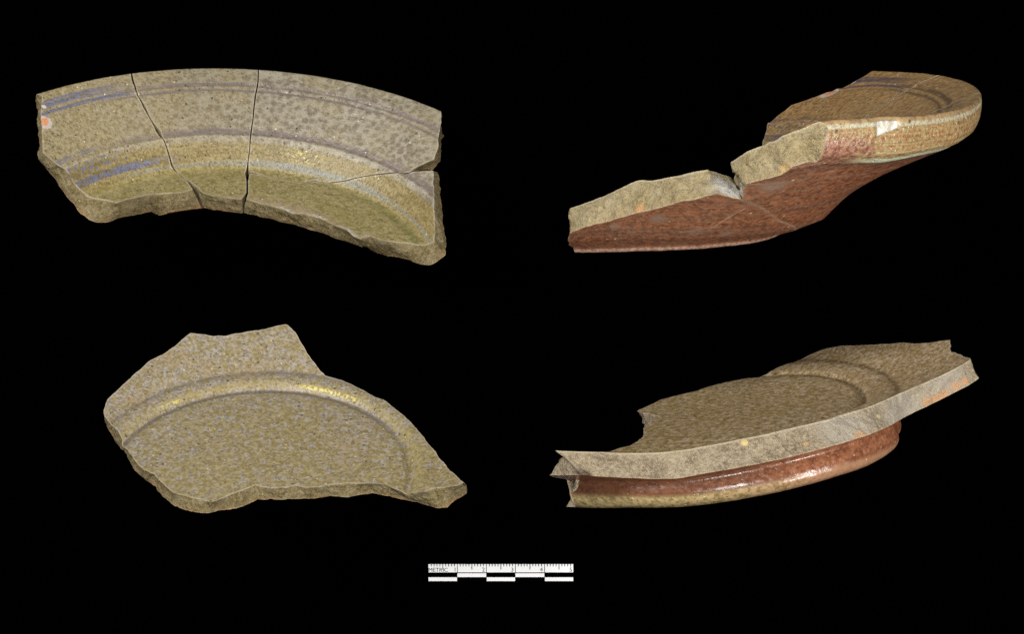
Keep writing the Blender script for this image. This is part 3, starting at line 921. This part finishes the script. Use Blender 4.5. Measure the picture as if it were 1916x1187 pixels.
def fracture(name, k=1.0, oxid=1.0, grey=0.0, spots=(), ca=(106, 91, 55), cb=(160, 143, 99)):
    """the broken body: dense grey-buff stoneware, toasted near the underside"""
    m = NT(name)
    L = m.attr('loc'); u, v, sd = m.xyz(m.attr('pol'))
    n_mid = m.noise(L, 2.2, 4, .6, 3)
    n_fine = m.noise(L, 9, 4, .75, 5)
    n_grit = m.noise(L, 20, 2, .7, 9)
    a = srgb(*[q * k for q in ca]); b = srgb(*[q * k for q in cb]); g = srgb(158 * k, 145 * k, 120 * k)
    c = m.mix(m.step(n_fine * .75 + n_mid * .25, .36, .62), a, b)
    c = m.mix(m.step(n_mid, .36, .66) * .35 + grey * .5, c, g)
    c = m.mix(m.step(n_grit, .54, .66) * .5, c, srgb(96 * k, 84 * k, 58 * k))
    ox = m.step(v + (n_mid - .5) * .6 + (n_fine - .5) * .5, .72, 1.05) * oxid
    c = m.mix(ox * m.step(m.noise(L, 1.1, 2, .5, 33), .40, .56), c, srgb(158, 110, 62))
    v1 = m.voro(L, 5, off=3)
    c = m.mix(m.step(v1[1], .90, .93) * m.step(v1[0], .25, .12) * .6, c, srgb(196, 178, 128))
    v2 = m.voro(L, 12, off=8)
    c = m.mix(m.step(v2[1], .84, .88) * m.step(v2[0], .3, .2) * .6, c, srgb(72, 62, 46))
    for p, rr, col in spots:
        c = m.mix(m.step(m.dist(L, p) + (n_mid - .5) * rr * 1.2 + (n_fine - .5) * rr, rr * 1.1, rr * .3) * .85, c, col)
    c = m.mix(m.step(v + (n_fine - .5) * .16, .075, .02) * .6, c, srgb(196, 184, 156))
    c = m.mix(m.step(v + (n_fine - .5) * .1, .95, .99) * .5, c, srgb(186, 166, 132))
    m.link(c, m.b.inputs['Base Color'])
    m.b.inputs['Roughness'].default_value = .82
    m.b.inputs['Specular IOR Level'].default_value = .25
    h = n_fine * 1.6 + n_grit * .9 + m.noise(L, 6, 3, .6, 21) * 1.2
    m.link(m.bump(h, 1.0, .055), m.b.inputs['Normal'])
    return m.m


def plain(name, col, rough=.5, spec=.5, grain=None):
    m = NT(name)
    m.b.inputs['Roughness'].default_value = rough
    m.b.inputs['Specular IOR Level'].default_value = spec
    if grain:
        tc = m.t.nodes.new('ShaderNodeTexCoord')
        n = m.noise(Vv(m, tc.outputs['Object']), grain, 3)
        m.link(m.mix(n, lin(col, .94), lin(col, 1.04)), m.b.inputs['Base Color'])
    else:
        m.link(col, m.b.inputs['Base Color'])
    return m.m


# ---------------------------------------------------------------- objects
def edge_dist(sh):
    """distance of every vertex from the nearest broken edge (for wear along it)"""
    E_ = np.concatenate([sh['T'], sh['B']])[::1]
    P = sh['P']; out = np.empty(len(P))
    for s in range(0, len(P), 4000):
        q = P[s:s + 4000]
        d2 = (q * q).sum(1)[:, None] + (E_ * E_).sum(1)[None] - 2 * q @ E_.T
        out[s:s + 4000] = np.sqrt(np.maximum(d2.min(1), 0))
    return out


for s_ in sherdsA + [sherdsA2[3], baseB, baseB0]:
    s_['edge'] = edge_dist(s_)


def subset(sh, Wp, keep):
    """the faces of a sherd for which keep is true, as a sherd of its own"""
    F = [f for f, k in zip(sh['F'], keep) if k]
    used = sorted({i for f in F for i in f}); mp = {o: i for i, o in enumerate(used)}
    return dict(P=sh['P'][used], pol=sh['pol'][used], edge=sh['edge'][used], M=[m for m, k in zip(sh['M'], keep) if k],
                F=[tuple(mp[i] for i in f) for f in F], wall_off=0), Wp[used]


def make_mesh(name, sh, Wp, origin, mats, parent):
    me = bpy.data.meshes.new(name)
    me.from_pydata((Wp - origin).tolist(), [], sh['F'])
    at = me.attributes.new('loc', 'FLOAT_VECTOR', 'POINT'); at.data.foreach_set('vector', sh['P'].ravel())
    at = me.attributes.new('pol', 'FLOAT_VECTOR', 'POINT'); at.data.foreach_set('vector', sh['pol'].ravel())
    e = np.zeros((len(Wp), 3)); e[:, 0] = sh['edge']
    at = me.attributes.new('edge', 'FLOAT_VECTOR', 'POINT'); at.data.foreach_set('vector', e.ravel())
    for m in mats: me.materials.append(m)
    me.polygons.foreach_set('material_index', sh['M'])
    me.polygons.foreach_set('use_smooth', [True] * len(sh['F']))
    me.update()
    # outward broken faces
    w = sh['wall_off']
    cen = Wp.mean(0)
    o = bpy.data.objects.new(name, me); COL.objects.link(o); o.parent = parent
    return o


def empty(name, loc, label, cat, group=None):
    o = bpy.data.objects.new(name, None); COL.objects.link(o)
    o.location = loc; o.empty_display_size = .5
    o['label'] = label; o['category'] = cat
    if group: o['group'] = group
    return o


def place(shs, pose, ctrl, mats, name, label, cat, partname, labels=None, group=None, height=.01):
    allP = np.concatenate([s['P'] for s in shs])
    pose.lift(allP, height)
    Ws = [rbf(pose, s['P'], ctrl) if ctrl else pose.world(s['P']) for s in shs]

    def seen(px):      # local point of the nearest surface seen at a pixel
        best = None
        for s, w in zip(shs, Ws):
            q = proj(w); d = np.hypot(*(q - np.array(px)).T); m = np.where(d < 4)[0]
            if len(m):
                i = m[w[m, 2].argmax()]
                if best is None or w[i, 2] > best[0]: best = (w[i, 2], s['P'][i])
        return tuple(best[1]) if best else (99, 99, 99)
    if callable(mats): mats = mats(seen)
    allW = np.concatenate(Ws)
    low = allW[allW[:, 2].argmin()]
    origin = np.array([allW[:, 0].mean(), allW[:, 1].mean(), allW[:, 2].min()])
    e = empty(name, origin, label, cat, group)
    for i, (s, w) in enumerate(zip(shs, Ws)):
        if partname == "body":
            fz = np.array([s['P'][list(f), 2].mean() < -.88 for f in s['F']])
            make_mesh("foot_ring", *subset(s, w, fz), origin, mats, e)
            s, w = subset(s, w, ~fz)
        o = make_mesh(partname, s, w, origin, mats, e)
        if labels: o['label'] = labels[i]
    return e


def LA(px):            # a point of the rim fragment's inside, read in the first view
    return locpx(px, 'A')


def LU(th, r):         # a point of its underside
    return PA.P(th, float(rhoAb(r)))


def LUp(px):           # a point of its underside, read in the first view
    a = polar_bot([px]); return PA.P(a[0, 0], a[0, 1])


def LR(th, d=0.0):
    return PA.P(th, RIM + d)


def LB(px):
    return locpx(px, 'B')


thL, thR = left_T[0, 0], r3_T[-1, 0]
anchorsA = [(79, 181), (80, 288), (185, 376), (370, 352), (460, 372), (575, 393), (668, 430), (745, 449), (811, 452), (811, 320), (833, 208), (450, 250), (242, 139), (484, 131), (640, 151), (700, 320)]
ctrlTL = [(LA(q), q) for q in anchorsA]

ctrlTR = [
    (LA((811, 452)), (1067, 391)), (LA((833, 208)), (1548, 242)), (LA((811, 320)), (1322, 318)), (LA((812, 299)), (1366, 304)),
    (LA((79, 181)), (1626, 137)), (LA((80, 288)), (1478, 197)), (LA((78, 232)), (1543, 174)), (LA((74, 204)), (1587, 158)), (LA((112, 304)), (1447, 228)),
    (LA((144, 347)), (1431, 256)), (LA((200, 325)), (1476, 253)), (LA((155, 285)), (1500, 221)), (LA((242, 139)), (1762, 153)), (LA((185, 376)), (1410, 286)), (LR(1.10), (1662, 234)),
    (LR(.97, .9), (1540, 303)), (LR(1.13, .9), (1660, 300)), (LR(1.35, .9), (1770, 278)),
    (LUp((833.7, 477.4)), (1066, 437)), (LUp((827.6, 413.3)), (1178, 403)), (LUp((823.2, 359.4)), (1264, 380)), (LUp((821, 326.4)), (1340, 362)),
    (LUp((798, 327)), (1399, 373)), (LUp((824.5, 300)), (1398, 344)), (LUp((824, 268)), (1460, 328)), (LU(.33, 5.9), (1082, 473)), (LU(.8, 5.9), (1269, 468)), (LU(1.3, 6.72), (1488, 431)), (LU(1.40, 7.03), (1540, 410)), (LU(1.41, 7.59), (1572, 379)), (LU(1.48, 8.0), (1599, 349)), (LU(1.47, 8.58), (1648, 321)), (LU(1.43, 8.94), (1673, 312)), (LU(1.49, 9.35), (1714, 299)), (LU(1.43, 9.76), (1738, 291)),
]

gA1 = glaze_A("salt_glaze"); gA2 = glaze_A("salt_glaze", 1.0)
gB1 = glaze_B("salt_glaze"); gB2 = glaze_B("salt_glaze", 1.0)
fr1 = fracture("broken_stoneware", .93, .55)
fr2 = fracture("broken_stoneware", 1.04, .5)
fr3 = fracture("broken_stoneware", .93, .55)
fr4 = fracture("broken_stoneware", 1.06, .0, .6)

def FB(th, z):         # a point on the outside of the foot
    j = [k for k in range(len(PBb.t)) if PBb.r[k] > 5.8 and abs(PBb.z[k] - z) < .025][0]
    return PBb.P(th, float(PBb.t[j]))


def UB(th, r):
    return PBb.P(th, float(rhoBb(r)))


ctrlBR = [
    (LB((236, 823)), (1440, 704)), (LB((195, 765)), (1548, 652)), (LB((355, 625)), (1775, 637)), (LB((538, 608)), (1815, 674)),
    (LB((870, 908)), (1040, 844)), (LB((398, 938)), (1195, 770)), (LB((608, 703)), (1680, 738)),
    (FB(1.6, -1.6), (1678, 812)), (FB(1.6, -1.0), (1672, 794)), (FB(1.15, -1.85), (1630, 869)), (FB(.85, -1.85), (1560, 893)), (FB(.4, -1.85), (1400, 932)), (FB(-.1, -1.85), (1178, 950)), (FB(-.4, -1.85), (1066, 949)),
    (UB(1.6, 7.4), (1788, 730)), (UB(1.3, 6.9), (1722, 768)), (UB(1.0, 6.4), (1630, 812)), (UB(0.2, 6.35), (1262, 896)),
]

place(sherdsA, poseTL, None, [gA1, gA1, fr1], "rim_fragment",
      "rim fragment from above, four sherds with dark cracks between, blue brushing at its left end", "pottery fragment", "sherd",
      ["left sherd with blue brushed streaks", "narrow middle sherd between two cracks", "large right sherd with pale mottled glaze", "lower right sherd of greenish floor without rim"],
      "views of the mended rim fragment")
def mats_tr(seen):
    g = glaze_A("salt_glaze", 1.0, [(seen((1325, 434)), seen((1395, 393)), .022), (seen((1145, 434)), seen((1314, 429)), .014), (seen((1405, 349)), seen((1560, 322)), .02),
                                    (seen((1270, 440)), seen((1330, 428)), .016), (seen((1500, 360)), seen((1590, 345)), .014)],
                [(seen((1231, 413)), .34), (seen((1303, 437)), .3), (seen((1200, 400)), .22), (seen((1360, 440)), .25), (seen((1450, 350)), .5), (seen((1150, 425)), .2)])
    f = fracture("broken_stoneware", 1.06, .15, .5, [(seen((1365, 350)), .42, srgb(176, 172, 164)), (seen((1378, 356)), .3, srgb(176, 172, 164)), (seen((1345, 338)), .26, srgb(176, 172, 164)),
                 (seen((1196, 393)), .16, srgb(196, 146, 98)), (seen((1470, 318)), .2, srgb(192, 158, 104))])
    return [g, g, f]


place(sherdsA2, poseTR, ctrlTR, mats_tr, "rim_fragment",
      "rim fragment seen end on, red-brown underside, rounded speckled lip at its right", "pottery fragment", "sherd",
      ["far sherd with blue brushed streaks", "middle sherd at the rounded far rim", "near rim sherd with a white flake off its lip", "low front sherd with red-brown underside"],
      "views of the mended rim fragment")
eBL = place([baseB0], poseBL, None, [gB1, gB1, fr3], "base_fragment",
      "single base fragment seen from above, mottled tan inside with a curved groove and jagged outline", "pottery fragment", "body", None, "views of the base fragment")


def foot_arc(th0, th1):
    """the stretch of foot ring that stays hidden under the sherd when it is seen from above"""
    sec = [(5.22, -.66), (5.25, -1.4), (5.4, -1.8), (5.65, -1.92), (5.92, -1.9), (6.1, -1.78), (6.18, -1.6), (6.17, -1.35), (6.09, -1.12), (6.04, -.7)]
    T = np.linspace(th0, th1, 90)
    P, F = [], []
    for t in T:
        for r, z in sec: P.append((r * math.cos(t), r * math.sin(t), z))
    k = len(sec)
    for i in range(len(T) - 1):
        for j in range(k - 1): F.append((i * k + j, (i + 1) * k + j, (i + 1) * k + j + 1, i * k + j + 1))
    F += [tuple(range(k)), tuple(range(len(P) - k, len(P)))[::-1]]
    P = np.array(P)
    pol = np.stack([np.arctan2(P[:, 1], P[:, 0]), rhoBb(np.hypot(P[:, 0], P[:, 1])), np.full(len(P), -1.)], 1)
    return dict(P=P, F=F, pol=pol, M=[1] * (len(F) - 2) + [2, 2], edge=np.ones(len(P)), wall_off=0)


fa = foot_arc(.55, 2.25)
make_mesh("foot_ring", fa, poseBL.world(fa['P']), np.array(eBL.location), [gB1, gB1, fr3], eBL)
def mats_br(seen):
    orange = srgb(186, 142, 102); cool = srgb(160, 151, 135)
    f = fracture("broken_stoneware", 1.06, .0, .0, [(seen((1690, 775)), 1.3, cool), (seen((1770, 715)), 1.0, cool), (seen((1590, 800)), 1.0, cool),
                 (seen((1614, 818)), .30, orange), (seen((1738, 754)), .22, orange), (seen((1752, 748)), .2, orange), (seen((1770, 736)), .24, orange), (seen((1790, 724)), .24, orange), (seen((1808, 712)), .2, orange),
                 (seen((1391, 830)), .11, srgb(214, 192, 124)), (seen((1648, 782)), .10, srgb(206, 196, 140)), (seen((1508, 828)), .08, srgb(196, 160, 104)),
                 (seen((1198, 775)), .5, srgb(176, 148, 136)), (seen((1096, 893)), .3, srgb(84, 68, 54))],
                 (108, 94, 74), (158, 143, 120))
    return [gB2, gB2, f]


place([baseB], poseBR, ctrlBR, mats_br, "base_fragment",
      "base fragment seen from the side, long grey broken edge over a shiny red-brown foot ring", "pottery fragment", "body", None, "views of the base fragment", height=7.0)

# ---------------------------------------------------------------- black cloth the things lie on
me = bpy.data.meshes.new("black_backdrop")
n = 60
xs = np.linspace(-45, 45, n); ys = np.linspace(-32, 32, n)
vs = [(x, y, 0.0) for y in ys for x in xs]
fs = [(j * n + i, j * n + i + 1, (j + 1) * n + i + 1, (j + 1) * n + i) for j in range(n - 1) for i in range(n - 1)]
me.from_pydata(vs, [], fs)
mk = plain("black_velvet", (.0001, .0001, .0001), 1.0, 0.0)
me.materials.append(mk)
bo = bpy.data.objects.new("black_backdrop", me); COL.objects.link(bo); bo['kind'] = 'structure'


# ---------------------------------------------------------------- scale bar
def px2w(X, Y, z):
    f = (D - z) / D
    x = 790 + X / 6.495; y = 1045 + Y / 6.495
    return ((x - W0 / 2) / PXCM * f, -(y - H0 / 2) / PXCM * f)


def slab(name, x0, y0, x1, y1, z0, z1, mat, parent, bev=0.0):
    (a, b), (c, d) = px2w(x0, y1, z1), px2w(x1, y0, z1)
    ox, oy, oz = parent.location
    P = [(a, b, z0), (c, b, z0), (c, d, z0), (a, d, z0), (a, b, z1), (c, b, z1), (c, d, z1), (a, d, z1)]
    me = bpy.data.meshes.new(name)
    me.from_pydata([(x - ox, y - oy, z - oz) for x, y, z in P], [], [(3, 2, 1, 0), (4, 5, 6, 7), (0, 1, 5, 4), (1, 2, 6, 5), (2, 3, 7, 6), (3, 0, 4, 7)])
    me.materials.append(mat)
    o = bpy.data.objects.new(name, me); COL.objects.link(o); o.parent = parent
    return o


white = plain("white_card", (.86, .86, .86), .6, .3, 3.0)
ink = plain("black_ink", (.004, .004, .004), .7, .1)
cardblack = plain("black_card", (.0004, .0004, .0004), 1.0, 0.0)
cx, cy = px2w(955, 180, 0)
bar = empty("scale_bar", (cx, cy, 0), "small black and white five centimetre scale bar marked METRIC below the four views", "scale bar")
Z1, Z2, Z3 = .06, .066, .069
slab("card", 70, 70, 1841, 288, .004, Z1, cardblack, bar)
xs5 = [(76, 423), (431, 776), (784, 1129), (1137, 1483), (1491, 1835)]
for i, (a, b) in enumerate(xs5):
    slab("ruled_panel", a, 76, b, 176, Z1, Z2, white, bar)
    if i % 2 == 1:
        slab("panel", a - 4, 187, b + 2, 233, Z1, Z2, white, bar)
    else:
        slab("panel", a, 236, b, 282, Z1, Z2, white, bar)
for k in range(5):
    base = 76 + 353 * k - 2
    for j in range(1, 10):
        X = base + 35.3 * j
        slab("tick", X - 4.5, 75, X + 4.5, 142 if j == 5 else 104, Z2, Z3, ink, bar)


def text(name, s, x0, x1, y0, y1):
    """flat printed lettering filling the given box"""
    cu = bpy.data.curves.new(name, 'FONT'); cu.body = s; cu.resolution_u = 6
    t = bpy.data.objects.new(name, cu); COL.objects.link(t)
    bpy.context.view_layer.update()
    dg = bpy.context.evaluated_depsgraph_get()
    me = bpy.data.meshes.new_from_object(t.evaluated_get(dg))
    bpy.data.objects.remove(t)
    n = len(me.vertices); co = np.empty(n * 3); me.vertices.foreach_get('co', co); co = co.reshape(-1, 3)
    lo, hi = co.min(0), co.max(0)
    (a, b), (c, d) = px2w(x0, y1, Z3), px2w(x1, y0, Z3)
    if len(s) == 1:      # numerals keep their own proportions
        k = (d - b) / (hi[1] - lo[1]); co[:, 0] = (a + c) / 2 + (co[:, 0] - (lo[0] + hi[0]) / 2) * k
    else:
        co[:, 0] = a + (co[:, 0] - lo[0]) / (hi[0] - lo[0]) * (c - a)
    co[:, 1] = b + (co[:, 1] - lo[1]) / (hi[1] - lo[1]) * (d - b)
    co[:, 2] = Z3 + .003
    co -= np.array(bar.location)
    me.vertices.foreach_set('co', co.ravel()); me.update()
    me.materials.clear(); me.materials.append(ink)
    o = bpy.data.objects.new(name, me); COL.objects.link(o); o.parent = bar
    return o


text("lettering", "METRIC", 79, 311, 122, 170)
text("numeral", "1", 388, 411, 118, 167)
text("numeral", "2", 726, 762, 118, 167)
text("numeral", "3", 1078, 1113, 118, 168)
text("numeral", "4", 1429, 1467, 118, 167)
text("numeral", "5", 1788, 1824, 118, 168)
